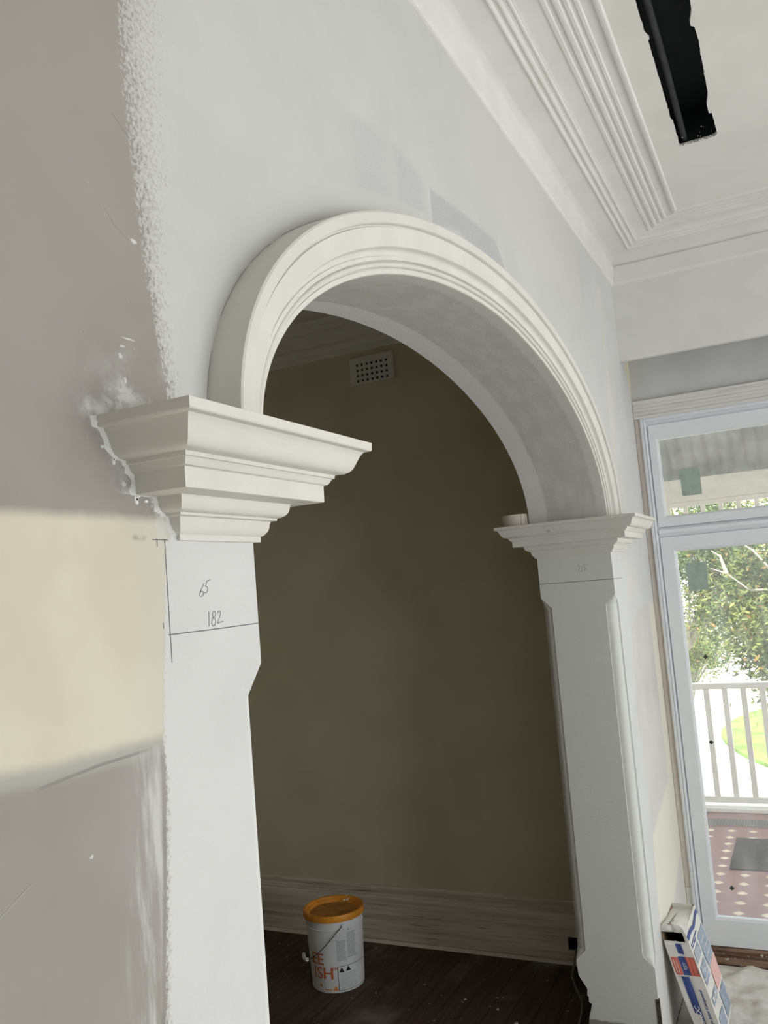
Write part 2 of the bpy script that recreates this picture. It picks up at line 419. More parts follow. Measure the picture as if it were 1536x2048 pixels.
def text_geo(s, size, shear=0):
    cu = bpy.data.curves.new('lettering', 'FONT'); cu.body = s; cu.size = size; cu.shear = shear; cu.align_x = 'LEFT'
    o = bpy.data.objects.new('lettering', cu); C.objects.link(o)
    dg = bpy.context.evaluated_depsgraph_get(); me = bpy.data.meshes.new_from_object(o.evaluated_get(dg))
    vs = [v.co.copy() for v in me.vertices]; fs = [tuple(p.vertices) for p in me.polygons]
    bpy.data.objects.remove(o); bpy.data.meshes.remove(me); bpy.data.curves.remove(cu); return vs, fs
def add_text(bm, s, size, f, mi=0, shear=0, bold=0):
    vs, fs = text_geo(s, size, shear)
    for k in ((0,) if not bold else (-bold, 0, bold)):
        V_ = [bm.verts.new(f(v.x+k, v.y, .0005+abs(k)*.01)) for v in vs]
        for q in fs:
            try:
                g = bm.faces.new([V_[i] for i in q]); g.material_index = mi
            except ValueError: pass
def quad_patch(bm, a0, a1, b0, b1, f, mi=0, n=6, h=.0005):
    G = [[bm.verts.new(f(a0+(a1-a0)*i/n, b0+(b1-b0)*j/2, h)) for j in range(3)] for i in range(n+1)]
    for i in range(n):
        for j in range(2):
            g = bm.faces.new((G[i][j], G[i+1][j], G[i+1][j+1], G[i][j+1])); g.material_index = mi
# ------------------------------------------------------------------ key dimensions (eye-relative)
D = .72; T = .32; ZF = -1.97; XL = 1.0476; XR = 3.666; XW = 4.67; XB = 4.4025; ZC = 1.6156; ZB = 1.0597; X2 = 4.48
ZCT = .2306; ZCB = .0864; XA, XE = 1.0745, 3.6008; AB = .509; AZ = .2543; AN = 1.9325
def arch_pt(t, off=0):
    a = (XE-XA)/2; cx = (XA+XE)/2; c, s = math.cos(t), math.sin(t)
    q = lambda v: math.copysign(abs(v)**(2/AN), v)
    x = cx+a*q(c); z = AZ+AB*q(s)
    if off:
        nx = math.copysign(abs((x-cx)/a)**(AN-1), x-cx)/a; nz = abs((z-AZ)/AB)**(AN-1)/AB; L = math.hypot(nx, nz)
        x += off*nx/L; z += off*nz/L
    return x, z
# ------------------------------------------------------------------ arch wall
bm = B()
zlo = .16
arch = [(XA, zlo)]+[arch_pt(PI*(1-i/96)) for i in range(97)]+[(XE, zlo)]
outer = [(-2.5, zlo)]+arch+[(5.0, zlo), (5.0, 1.9), (-2.5, 1.9)]
poly_extrude(bm, outer, [], 'y', D, D+T)
def pier_rings(xe, xo, s, x1=None):
    """plan rings of a pier; xe = reveal plane, xo = far end, s=-1 when the reveal faces -x"""
    c = .044
    prof = [(0, 0)]*1
    # chamfer moulding from the reveal (0,c) to the front (c,0): u = inward from the reveal, v = inward from the face
    pr = [(0, c), (.006, c), (.006, c-.005)]
    for k in range(15):
        a = PI/2*k/14; pr.append((.006+.030*(1-math.cos(a)), .008+.031*(1-math.sin(a))))
    pr += [(c-.006, .006), (c, .006), (c, 0)]
    sq = []
    sq = [(u*.012, v*.012) for u, v in pr]
    def ring(z, pf, yb=D+T, pb=None):
        pb = pb or pf
        pts = [(xe-s*u*1.0, D+v, z) for u, v in reversed(pf)] + [(xe-s*u, yb-v, z) for u, v in pb]
        return [(xo, D, z)]+pts+[(xo, yb, z)]
    return ring, pr, sq
for xe, xo, s in ((XL, -2.5, 1), (XR, 5.0, -1)):
    ring, pr, sq = pier_rings(xe, xo, s)
    zs = []
    if s == 1: low = [(ZF, 0)]
    else:
        low = []
    rings = []
    if s == 1: rings.append(ring(ZF-.05, sq))
    else:
        # chipped plaster edge at the back of the foot of the right pier
        jag = [(-2.02, -.02), (-1.93, -.018), (-1.86, -.022), (-1.83, -.026), (-1.80, -.034), (-1.772, -.040), (-1.768, -.030), (-1.745, -.031), (-1.742, -.026), (-1.715, -.029), (-1.69, -.016), (-1.665, -.003), (-1.64, -.001)]
        for z, d in jag: rings.append(ring(z, sq, D+T+d*1.2))
    rings += [ring(-1.602, sq), ring(-1.557, pr), ring(-.1325, pr), ring(-.0885, sq), ring(zlo, sq)]
    loft(bm, rings, caps=False)
wall = struct('wall_back', bm, M['arch_wall'], smooth=9)
# raw timber slot at the foot of the right pier's front corner
bm = B(); box(bm, XR-.003, XR+.012, D-.004, D+.010, ZF, -1.72); obj('corner_slot', bm, M['notch'], wall)
# pencil lines and figures
fW = lambda a, b, h: (a, D-h, b)
bm = B()
ribbon(bm, [(.8524, .0863), (.8528, -.03), (.8532, -.067)], .0011, fW)
ribbon(bm, [(.850, -.0325), (.93, -.0325), (XL, -.0315)], .0012, fW)
ribbon(bm, [(.830, .087), (.858, .087)], .0012, fW); ribbon(bm, [(.838, .088), (.838, .078)], .001, fW)
ribbon(bm, [(.841, -.017), (.841, -.024)], .001, fW)
def strokes(ls, x, z, s, wd, f, mi=0, sl=0):
    for l in ls: ribbon(bm, [(x+(p[0]+sl*p[1])*s, z+p[1]*s) for p in l], wd, f)
circ = lambda cx, cy, rx, ry, a0=0, a1=360, n=14: [(cx+rx*math.cos(math.radians(a0+(a1-a0)*i/n)), cy+ry*math.sin(math.radians(a0+(a1-a0)*i/n))) for i in range(n+1)]
six = [[(.5, 1.0), (.2, .55), (.08, .25)]+circ(.3, .22, .2, .2, 180, 520)]
five = [[(.35, .95), (.22, .55)]+circ(.30, .32, .24, .24, 100, -130), [(.35, .95), (.72, 1.05)]]
one = [[(.1, 0), (.18, 1)]]
eight = [circ(.28, .75, .16, .2, -60, 240)+circ(.26, .27, .2, .26, 120, -240)]
two = [[(.02, .8), (.12, .95), (.32, .95), (.38, .75), (.25, .4), (.05, .08), (.25, .05), (.42, .12), (.75, .15)]]
strokes(six, .9135, .012, .018, .0007, fW, sl=.25); strokes(five, .9225, .0155, .018, .0007, fW, sl=.25)
strokes(one, .9295, -.0275, .019, .0008, fW); strokes(eight, .9355, -.0285, .021, .0008, fW, sl=.15); strokes(two, .949, -.0260, .018, .0008, fW, sl=.15)
obj('pencil_marks', bm, M['lead'], wall)
fR = lambda a, b, h: (XR-h, a, b)
bm = B()
ribbon(bm, [(D+T, -.0275), (D+.2, -.0275), (D, -.028)], .0022, fR); ribbon(bm, [(XR, -.028), (XR+.19, -.0285)], .0018, fW)
obj('pencil_line', bm, M['lead'], wall)
bm = B()
q = lambda ls, y0, z0, s: [ribbon(bm, [(y0-p[0]*s, z0+p[1]*s) for p in l], .002, fR) for l in ls]
q(two, .868, .012, .03); q(one, .853, .012, .026); q(five, .846, .015, .026)
obj('faint_pencil_figures', bm, M['leadf'], wall)
# pale scratches / hairline cracks on the gray skim at the left
bm = B()
for a, b, c_, d, e, f_ in [(.7766, .4965, .797, .477, .82, .468), (.80, .63, .818, .617, .83, .610)]:
    ribbon(bm, [(a, b), (c_, d), (e, f_)], .0005, fW)
ribbon(bm, [(.807, .388), (.812, .384)], .0010, fW)
ribbon(bm, [(.748, .518), (.751, .517)], .0015, fW)
ribbon(bm, [(.575, -.285), (.60, -.272), (.625, -.26)], .0008, fW)
obj('scratches', bm, M['leadf'], wall)
bm = B()
def blob(bm, x, z, rx, rz, th=.0012, n=12, seed=0, mi=0):
    rnd = random.Random(seed)
    rg = [(rx*(1+rnd.uniform(-.3, .3))*math.cos(2*PI*k/n), rz*(1+rnd.uniform(-.3, .3))*math.sin(2*PI*k/n)) for k in range(n)]
    loft(bm, [[(x+a, D+.0003, z+b) for a, b in rg], [(x+a*.75, D-th, z+b*.75) for a, b in rg]], mi=mi)
blob(bm, .808, .337, .013, .0014, .0006, seed=1); blob(bm, .791, .268, .008, .004, .0008, seed=2); blob(bm, .797, .283, .003, .005, .0007, seed=3); blob(bm, .79, .312, .005, .004, seed=4)
blob(bm, .795, .325, .006, .002, seed=14); blob(bm, .785, .153, .004, .004, .0006, seed=15)
for k in range(26):
    rnd = random.Random(50+k); blob(bm, rnd.uniform(.72, .85), rnd.uniform(.10, .34), .001*rnd.uniform(.4, 1.2), .001*rnd.uniform(.4, 1.2), .0006, 6, k)
blob(bm, .705, -.258, .004, .0025, .0006, seed=21); blob(bm, .826, .470, .006, .004, .0006, seed=22)
obj('compound_dabs', bm, M['thin_compound'], wall)
# ------------------------------------------------------------------ capitals
CP = [(.139, .2306), (.1385, .2300), (.138, .219), (.1365, .2175), (.129, .2162), (.1262, .2135), (.1235, .209), (.1205, .203), (.1175, .196), (.1145, .190), (.110, .1855), (.104, .1828), (.0935, .1815), (.0930, .1765),
      (.0905, .1758), (.0885, .1735), (.087, .1700), (.0845, .1672), (.0805, .1660), (.0800, .1648), (.0795, .1416), (.0785, .1408), (.0425, .1400), (.0415, .1368), (.0412, .134), (.0400, .129), (.0370, .1245), (.0325, .1212), (.0290, .1202), (.0270, .1198), (.0268, .1165), (.0200, .1155), (.0185, .111), (.0180, .1065), (.0165, .1020), (.0135, .0975), (.0100, .0945), (.0085, .0940), (.0080, .0866), (.0075, .0860), (0, .0858)]
def capital(x0, x1, name, label, zshift=0):
    t = thing(name, label, 'capital', ((x0+x1)/2, D+T/2, ZCB))
    rings = []
    for p, z in CP:
        rings.append([(x0-p, D+.001, z), (x0-p, D-p, z), (x1+p, D-p, z), (x1+p, D+.001, z), (x1+p, D+T/2, z), (x1+p, D+T, z), (x1+p, D+T+p, z), (x0-p, D+T+p, z), (x0-p, D+T, z), (x0-p, D+T/2, z)])
    bm = B(); loft(bm, rings)
    obj('capital_moulding', bm, M['cast'], t, smooth=24); return t
cl = capital(.881, XL, 'pier_capital', 'near left cast plaster capital with rough white compound along its wall edge')
cr = capital(XR, 3.947, 'pier_capital', 'far right cast plaster capital under the arch, beside the glazed door')
# rough compound squeezed along the joint of the left capital with the wall
bm = B(); rnd = random.Random(17)
path = [(.881-p, z) for p, z in CP]
dense = []
for (a, b), (c_, d) in zip(path, path[1:]):
    L = math.hypot(c_-a, d-b); n = max(1, int(L/.0022))
    for k in range(n): dense.append((a+(c_-a)*k/n, b+(d-b)*k/n))
rings = []
for i, (x, z) in enumerate(dense):
    a = .0016+.0022*abs(noise.noise(Vector((i*.35, 0, 0))))*1.6; o = .005*noise.noise(Vector((i*.11, 3, 0)))
    w1 = .0025+.007*max(0, noise.noise(Vector((i*.23, 7, 0)))+.25)
    rings.append([(x-w1+o*.3-.002, D+.0004, z-.0008), (x-w1*.7+o*.3, D-a*.8, z-.0006), (x-.001, D-a-.001, z), (x+.0025, D-a-.0006, z+.0006), (x+.004, D+.0004, z+.001)])
loft(bm, rings, closed=False)
for k in range(11):
    i = rnd.randrange(len(dense)*3//4); x, z = dense[i]; blob(bm, x-rnd.uniform(.003, .014), z-rnd.uniform(0, .008), rnd.uniform(.001, .005), rnd.uniform(.001, .005), .0014, 9, 300+k)
obj('compound_bead', bm, M['compound'], cl, smooth=60)['label'] = 'rough white compound bead'
# pencil cross on the far capital
bm = B(); ribbon(bm, [(.953, .198), (.938, .190)], .002, lambda a, b, h: (XR-.1215-h, a, b)); ribbon(bm, [(.940, .198), (.951, .188)], .002, lambda a, b, h: (XR-.1215-h, a, b))
obj('pencil_cross', bm, M['leadf'], cr)
# ------------------------------------------------------------------ archivolt
AP = [(0, 0), (0, .012), (.0015, .0145), (.010, .0150), (.0105, .0125), (.013, .0125)]
for k in range(7): a = PI*k/6; AP.append((.0185-.0055*math.cos(a), .0165+.0065*math.sin(a)))
AP += [(.0255, .0175), (.0265, .0255), (.034, .0262), (.035, .0235)]
for k in range(7): a = PI/2*k/6; AP.append((.036+.012*(math.sin(a)), .0235+.0145*(1-math.cos(a))))
AP += [(.050, .042), (.052, .0425), (.078, .0455), (.086, .0495), (.088, .0455), (.0905, .0455), (.092, .055), (.094, .0575), (.112, .0580), (.1155, .0560), (.1165, .052), (.1165, -.002)]
bm = B(); rings = []
for x, sgn in ((XA, -1), ):
    rings.append([(x+sgn*r*1.0, D-q_, ZCT-.004) for r, q_ in AP])
for i in range(121):
    t = PI*(1-i/120); rings.append([(arch_pt(t, r)[0], D-q_, arch_pt(t, r)[1]) for r, q_ in AP])
rings.append([(XE+r, D-q_, ZCT-.004) for r, q_ in AP])
loft(bm, rings, closed=True)
tag(obj('arch_moulding', bm, M['cast'], smooth=24), 'cast plaster moulding with stepped rings curving around the top of the archway', 'moulding')
bm = B()
for i in range(0, 150):
    t0 = PI*(1-i/300); t1 = PI*(1-(i+1)/300)
    if noise.noise(Vector((i*.09, 1, 0))) > -.12:
        wd_ = .0006+.0009*abs(noise.noise(Vector((i*.3, 5, 0)))); ribbon(bm, [arch_pt(t0, .1176), arch_pt(t1, .1176)], wd_, fW)
obj('joint_crack', bm, M['leadf'], wall)
# ------------------------------------------------------------------ roll of paper tape on the far capital
t = thing('paper_tape_roll', 'small roll of off-white paper joint tape standing on the far right capital', 'tape roll', (3.635, 1.105, ZCT))
bm = B(); cx, cy = 3.635, 1.105; n = 48
prof = [(.024, 0), (.062, 0), (.0635, .001), (.0635, .051), (.062, .052), (.024, .052)]
loft(bm, [[(cx+r*math.cos(2*PI*k/n), cy+r*math.sin(2*PI*k/n), ZCT+z) for r, z in prof] for k in range(n)]+[[(cx+r, cy, ZCT+z) for r, z in prof]], caps=False)
obj('tape_winding', bm, M['tape'], t, smooth=40)
bm = B()
for ang in (214, 232):
    a = math.radians(ang); r = .0638
    p = lambda da, z: (cx+(r+.0004)*math.cos(a+da), cy+(r+.0004)*math.sin(a+da), ZCT+z)
    loft(bm, [[p(-.012, .001), p(.012, .001)], [p(-.012, .051), p(.012, .051)]], closed=False)
obj('tape_end', bm, M['tapecore'], t)['label'] = 'dark overlapping tape edge'
# ------------------------------------------------------------------ ceiling with a torn slot
def jagline(p0, p1, n, amp, seed, bites=()):
    rnd = random.Random(seed); out = []
    for i in range(n):
        t = i/n; x = p0[0]+(p1[0]-p0[0])*t; y = p0[1]+(p1[1]-p0[1])*t
        L = math.hypot(p1[0]-p0[0], p1[1]-p0[1]); nx, ny = -(p1[1]-p0[1])/L, (p1[0]-p0[0])/L
        o = amp*(noise.noise(Vector((i*.6, seed, 0)))*1.2+rnd.uniform(-.35, .35))
        for b0, b1, d in bites:
            if b0 <= t <= b1: o += d
        out.append((x+nx*o, y+ny*o))
    return out
hole = jagline((1.5, .247), (2.64, .248), 50, .0025, 1)+[(2.641, .243), (2.65, .2395)]+jagline((2.655, .2455), (3.214, .2475), 40, .0022, 2)+[(3.2145, .2425)]+jagline((3.225, .243), (3.415, .2445), 14, .0025, 3)
hole += jagline((3.417, .243), (3.416, .108), 12, .0018, 4)+jagline((3.395, .106), (3.26, .109), 10, .0016, 5)+[(3.225, .110), (3.220, .120), (3.16, .121), (3.10, .112)]+jagline((3.07, .110), (2.70, .106), 24, .003, 6)+[(2.665, .110), (2.655, .119), (2.64, .120), (2.60, .112)]+jagline((2.58, .108), (1.5, .103), 50, .0025, 7)
bm = B(); poly_extrude(bm, [(-2.5, -3.85), (5.0, -3.85), (5.0, D+.1), (-2.5, D+.1)], [hole], 'z', ZC, ZC+.012)
ce = struct('ceiling', bm, M['ceil'])
bm = B(); box(bm, -2.6, 5.05, -3.95, D+T, ZC+.30, ZC+.36); obj('ceiling_slab', bm, M['void'], ce)
bm = B(); box(bm, 1.2, 3.75, .262, .31, ZC+.0125, ZC+.29); box(bm, 1.2, 3.75, .04, .085, ZC+.0125, ZC+.29); obj('joist', bm, M['joist'], ce)
bm = B(); box(bm, 3.44, 3.50, .085, .262, ZC+.0125, ZC+.29); box(bm, 1.2, 1.26, .085, .262, ZC+.0125, ZC+.29); box(bm, 1.26, 3.44, .085, .262, ZC+.15, ZC+.17); obj('cavity_lining', bm, M['black'], ce)
bm = B(); tube(bm, [(1.3, .225, ZC+.03), (2.9, .222, ZC+.034), (3.44, .226, ZC+.03)], .012, 10)
obj('dark_pipe', bm, M['joist'], ce, smooth=60)
bm = B(); rnd = random.Random(9)
for k in range(9):
    x = rnd.uniform(3.30, 3.41); y = rnd.uniform(.12, .235); s = rnd.uniform(.001, .003); box(bm, x, x+s, y, y+s, ZC+.003, ZC+.004+s)
for k in range(20):
    y = .112+.13*k/20+rnd.uniform(-.003, .003); l = rnd.uniform(.004, .014); box(bm, 3.416-l, 3.418, y, y+.006, ZC+.001, ZC+.003)
obj('torn_paper', bm, M['trim_cream'], ce)
# cornices: profile u (out from the wall), z
CO = [(-.01, 1.450), (.002, 1.4505), (.0085, 1.4545), (.0095, 1.459), (.0145, 1.466), (.0165, 1.4675), (.0225, 1.540), (.0235, 1.5445), (.0215, 1.5465), (.0125, 1.5475), (.0120, 1.551)]
for k in range(13): a = PI/2*k/12; CO.append((.0125+.0995*(1-math.cos(a)), 1.552+.037*math.sin(a)))
CO += [(.114, 1.5865), (.117, 1.584), (.121, 1.584), (.1245, 1.5875), (.1265, 1.5935), (.135, 1.5945), (.1385, 1.5905), (.1425, 1.5895), (.147, 1.5915), (.150, 1.597), (.160, 1.5985), (.163, 1.5955), (.168, 1.5955), (.171, 1.600)]
for k in range(7): a = PI/2*k/6; CO.append((.174+.060*(1-math.cos(a)), 1.6005+.008*math.sin(a)))
CO += [(.238, 1.6045), (.243, 1.6035), (.249, 1.6045), (.252, 1.609), (.266, 1.6095), (.268, 1.604), (.275, 1.602), (.282, 1.604), (.285, 1.6095), (.292, 1.610), (.294, 1.6065), (.304, 1.6055), (.307, 1.609), (.3085, 1.6125), (.318, 1.613), (.321, 1.609), (.330, 1.6085), (.333, 1.612), (.334, 1.6146), (.364, 1.6146), (.366, 1.609), (.371, 1.605), (.377, 1.604), (.383, 1.606), (.3865, 1.611), (.3875, 1.618), (-.01, 1.64)]
bm = B()
loft(bm, [[(-2.5, D-u, z) for u, z in CO], [(XB-u, D-u, z) for u, z in CO], [(XB-u, -3.6, z) for u, z in CO]])
struct('trim_1', bm, M['cornice'], smooth=30)
# ------------------------------------------------------------------ right wall
bm = B()
box(bm, XB, XB+.028, -3.6, D+.01, ZB, 1.615)
struct('wall_right_bulkhead', bm, M['bulk'])
bm = B()
yd0, yd1 = -.95, .69                        # door opening
poly_extrude(bm, [(-3.7, ZF-.05), (yd0, ZF-.05), (yd0, .79), (yd1, .79), (yd1, ZF-.05), (D+.02, ZF-.05), (D+.02, 1.62), (-3.7, 1.62)], [[(-3.1, -1.6), (-1.6, -1.6), (-1.6, .7), (-3.1, .7)]], 'x', XW, 4.92)
struct('wall_right', bm, M['gray_soffit'])
bm = B(); poly_extrude(bm, [(-1.6, ZF-.05), (D+T, ZF-.05), (D+T, 1.9), (-1.6, 1.9)], [], 'y', -3.7, -3.6) if False else box(bm, -2.6, -2.5, -3.8, D+T, ZF-.05, 1.9)
struct('wall_left', bm, M['oldcream'])
bm = B(); poly_extrude(bm, [(-2.6, ZF-.05), (5.0, ZF-.05), (5.0, 1.9), (-2.6, 1.9)], [[(-.05, -1.35), (3.55, -1.35), (3.55, .65), (-.05, .65)]], 'y', -3.7, -3.6)
struct('wall_front', bm, M['oldcream'])
# window frames behind the camera
def window(name, axis, w0, a0, a1, b0, b1):
    e = bpy.data.objects.new(name, None); C.objects.link(e); e['kind'] = 'structure'; e.location = ((0 if axis == 'x' else (a0+a1)/2), (0 if axis == 'y' else (a0+a1)/2), b0+ZO)
    e.location[0 if axis == 'x' else 1] = w0
    bm = B(); f = .05; m_ = (a0+a1)/2
    for (p, q_, r, s_) in ((a0, a0+f, b0, b1), (a1-f, a1, b0, b1), (a0+f, a1-f, b0, b0+f), (a0+f, a1-f, b1-f, b1), (m_-.03, m_+.03, b0+f, b1-f)):
        (box(bm, w0, w0+.06, p, q_, r, s_) if axis == 'x' else box(bm, p, q_, w0, w0+.06, r, s_))
    obj('window_frame', bm, M['trim_white'], e)
window('window_2', 'x', 4.75, -3.1, -1.6, -1.6, .7)
window('window_3', 'y', -3.68, -.05, 3.55, -1.35, .65)
# ------------------------------------------------------------------ door joinery on the right wall
def prof_y(bm, pr, y0, y1): loft(bm, [[(x, y0, z) for x, z in pr], [(x, y1, z) for x, z in pr]])
bm = B()
pr = [(4.672, .893), (4.650, .893), (4.644, .890), (4.644, .872), (4.650, .869), (4.650, .866), (4.646, .8645), (4.646, .850), (4.649, .849), (4.649, .847), (4.646, .846), (4.646, .832), (4.649, .831), (4.649, .829), (4.646, .828), (4.644, .812), (4.648, .8105), (4.648, .808), (4.642, .806), (4.642, .793), (4.672, .793)]
prof_y(bm, pr, -1.05, D-.002); struct('trim_2', bm, M['raw'])
bm = B(); box(bm, 4.648, 4.672, .690, D-.001, -1.61, .792, bev=.002); struct('trim_3', bm, M['rawv'])
bm = B(); box(bm, 4.652, 4.672, .690, D-.001, ZF+.002, -1.612, bev=.002); struct('trim_4', bm, M['trim_cream'])
# frame: jambs + head + transom bar
fr = bpy.data.objects.new('door_frame_1', None); C.objects.link(fr); fr['kind'] = 'structure'; fr.location = (4.75, -.15, ZF+ZO)
def jamb(bm, y0, y1, z0, z1, s):
    """upright with stepped beads; s=+1 beads descend towards -y"""
    w_ = y1-y0
    p = [(4.80, 0), (4.640, 0), (4.637, .15), (4.637, .35), (4.645, .42), (4.645, .48), (4.640, .55), (4.640, .66), (4.655, .74), (4.662, .82), (4.668, 1.0), (4.80, 1.0)]
    pts = [(x, (y1-t*w_) if s > 0 else (y0+t*w_)) for x, t in p]
    loft(bm, [[(x, y, z0) for x, y in pts], [(x, y, z1) for x, y in pts]])
bm = B(); jamb(bm, .655, .690, ZF+.09, .792, 1); obj('jamb', bm, M['trim_white'], fr, smooth=30)
bm = B(); jamb(bm, -.935, -.90, ZF+.09, .792, -1); obj('jamb', bm, M['trim_white'], fr, smooth=30)
bm = B(); prof_y(bm, [(4.80, .792), (4.640, .792), (4.637, .784), (4.645, .778), (4.645, .774), (4.640, .770), (4.655, .764), (4.662, .760), (4.668, .752), (4.80, .752)], -.93, .668); obj('head', bm, M['trim_white'], fr)
bm = B(); prof_y(bm, [(4.80, .212), (4.668, .212), (4.660, .205), (4.652, .200), (4.648, .196), (4.648, .180), (4.656, .174), (4.662, .166), (4.668, .158), (4.80, .158)], -.93, .6555); obj('transom_bar', bm, M['trim_white'], fr)
bm = B(); box(bm, 4.63, 4.98, -1.0, .69, ZF+.002, ZF+.035, bev=.004); box(bm, 4.655, 4.98, -1.0, .69, ZF+.0355, ZF+.078, bev=.006); obj('threshold', bm, M['sill'], fr)['label'] = 'weathered brown timber threshold'
def sash(name, y0, y1, z0, z1, sl, sr, st, sb, x0, x1, mt):
    """glazed frame: stiles sl (at y1 side) and sr (at y0 side), rails st, sb"""
    e = bpy.data.objects.new(name, None); C.objects.link(e); e['kind'] = 'structure'; e.location = (x0, (y0+y1)/2, z0+ZO)
    bm = B(); o = [(y0, z0), (y1, z0), (y1, z1), (y0, z1)]; i_ = [(y0+sr, z0+sb), (y1-sl, z0+sb), (y1-sl, z1-st), (y0+sr, z1-st)]
    rings = []
    for (x, k) in ((x1, 0), (x0, 0), ): rings.append([(x, p[0], p[1]) for p in o])
    def inn(x, d): return [(x, i_[0][0]-d, i_[0][1]-d), (x, i_[1][0]+d, i_[1][1]-d), (x, i_[2][0]+d, i_[2][1]+d), (x, i_[3][0]-d, i_[3][1]+d)]
    rings += [inn(x0, .010), inn(x0+.003, .009), inn(x0+.006, .004), inn(x0+.014, .0), inn(x1, 0), rings[0]]
    loft(bm, rings, caps=False); obj('sash_frame', bm, mt, e, smooth=20)
    bm = B(); box(bm, x0+.020, x0+.025, y0+sr-.004, y1-sl+.004, z0+sb-.004, z1-st+.004); g = obj('pane', bm, M['glass'], e)
    return e, g
tr, trg = sash('window_1', -.90, .6545, .2125, .7515, .0445, .0445, .078, .056, 4.655, 4.70, M['trim_white'])
d1, d1g = sash('door_1', -.12, .6545, -1.888, .1575, .072, .072, .078, .133, 4.655, 4.70, M['trim_white'])
d2, d2g = sash('door_2', -.90, -.1225, -1.888, .1575, .072, .072, .078, .133, 4.655, 4.70, M['trim_white'])
for par, ys, zs_ in ((trg, (.424, .522), (.362, .503)), (d1g, (.445, .543), (-.128, .014))):
    bm = B(); box(bm, 4.672, 4.6745, ys[0], ys[1], zs_[0], zs_[1]); obj('protective_film', bm, M['sticker'], par)['label'] = 'green square of film'
for y, z in ((.499, -.468), (.519, -.896), (.500, -1.61)):
    bm = B(); s = .012; loft(bm, [[(x, y-s, z), (x, y, z-s), (x, y+s, z), (x, y, z+s)] for x in (4.672, 4.6745)]); obj('dark_tape_spot', bm, M['darkmark'], d1g)
# ------------------------------------------------------------------ floors
bm = B(); box(bm, -2.6, XW+.02, -3.7, 4.3, ZF-.06, ZF); struct('floor', bm, M['floor'])
# ------------------------------------------------------------------ hall beyond the arch
bm = B(); box(bm, X2, X2+.15, D+T, 4.3, ZF-.05, 1.9); struct('wall_hall_right', bm, M['hall'])
bm = B(); box(bm, -2.6, X2+.15, 4.2, 4.3, ZF-.05, 1.9); struct('wall_hall_back', bm, M['hall'])
bm = B(); box(bm, -2.6, -2.5, D+T, 4.3, ZF-.05, 1.9); struct('wall_hall_left', bm, M['hall'])
bm = B(); box(bm, -2.6, X2+.15, D+T, 4.3, ZC-.02, ZC+.1); struct('ceiling_hall', bm, M['hallceil'])
HC = [(-.01, 1.43), (.006, 1.432), (.012, 1.437), (.012, 1.458), (.018, 1.461), (.018, 1.466), (.022, 1.476), (.032, 1.487), (.046, 1.494), (.052, 1.496), (.052, 1.505), (.060, 1.507), (.075, 1.520), (.10, 1.536), (.13, 1.545), (.16, 1.550), (.166, 1.545), (.178, 1.546), (.182, 1.556), (.21, 1.572), (.215, 1.567), (.228, 1.568), (.232, 1.58), (.25, 1.60), (-.01, 1.60)]
bm = B(); loft(bm, [[(X2-u, D+T, z) for u, z in HC], [(X2-u, 4.2-u, z) for u, z in HC], [(-2.5, 4.2-u, z) for u, z in HC]]); struct('trim_5', bm, M['hallcor'], smooth=30)
# air vent
t = thing('wall_vent', 'pale wall vent with a grid of square holes, high up in the dark hall', 'vent', (X2, 2.15, 1.23))
bm = B(); ya, yb, za, zb = 2.006, 2.293, 1.228, 1.392
holes = []
for i in range(7):
    for j in range(4):
        cy = 2.054+(2.246-2.054)*i/6; cz = 1.250+(1.346-1.250)*j/3; s = .0078
        holes.append([(cy-s, cz-s), (cy+s, cz-s), (cy+s, cz+s), (cy-s, cz+s)])
poly_extrude(bm, [(ya, za), (yb, za), (yb, zb), (ya, zb)], holes, 'x', X2-.014, X2-.002)
obj('grille', bm, M['hallcor'], t)
bm = B(); box(bm, X2-.0018, X2-.0005, ya+.02, yb-.02, za+.01, zb-.02); obj('backing', bm, M['void'], t)
# skirting
SP = [(0, -1.661), (.010, -1.661), (.014, -1.667), (.014, -1.678), (.010, -1.682), (.010, -1.690), (.016, -1.697), (.017, -1.715), (.013, -1.722), (.020, -1.727), (.024, -1.745), (.025, -1.80), (.026, -1.952), (0, -1.952)]
sk = B(); ys0 = 1.30
loft(sk, [[(X2-u, y, z) for u, z in SP] for y in (ys0, 4.2)])
loft(sk, [[(X2-u, y, max(z, -1.838)) for u, z in SP] for y in (D+T, ys0)])
loft(sk, [[(X2-u, y, z) for u, z in ((0, -1.905), (.026, -1.905), (.026, -1.952), (0, -1.952))] for y in (D+T, ys0)])
b0 = struct('baseboard_hall', sk, M['skirt'], smooth=30)
bm = B(); loft(bm, [[(X2-.026-.022*(1-math.sin(a)) if False else X2-.026-.020*math.cos(a), y, ZF+.001+.015*math.sin(a)) for a in [PI/2*k/5 for k in range(6)]]+[(X2-.02, y, ZF+.001)] for y in (D+T, 4.2)]); obj('quad_bead', bm, M['skirt'], b0)
bm = B(); box(bm, X2-.004, X2-.002, D+T, ys0+.005, -1.91, -1.835); obj('broken_gap', bm, M['void'], b0)
# cable from the broken gap
bm = B(); tube(bm, [(X2-.012, 1.262, -1.90), (4.44, 1.262, -1.915), (4.40, 1.262, -1.950), (4.30, 1.25, -1.962), (4.18, 1.20, -1.962), (4.07, 1.145, -1.962), (3.95, 1.12, -1.962), (3.84, 1.11, -1.963), (3.76, 1.115, -1.963), (3.72, 1.14, -1.963)], .006, 8)
tag(obj('electrical_cable', bm, M['cable'], smooth=60), 'thin gray cable trailing from the broken skirting across the dark floor behind the right pier', 'cable')
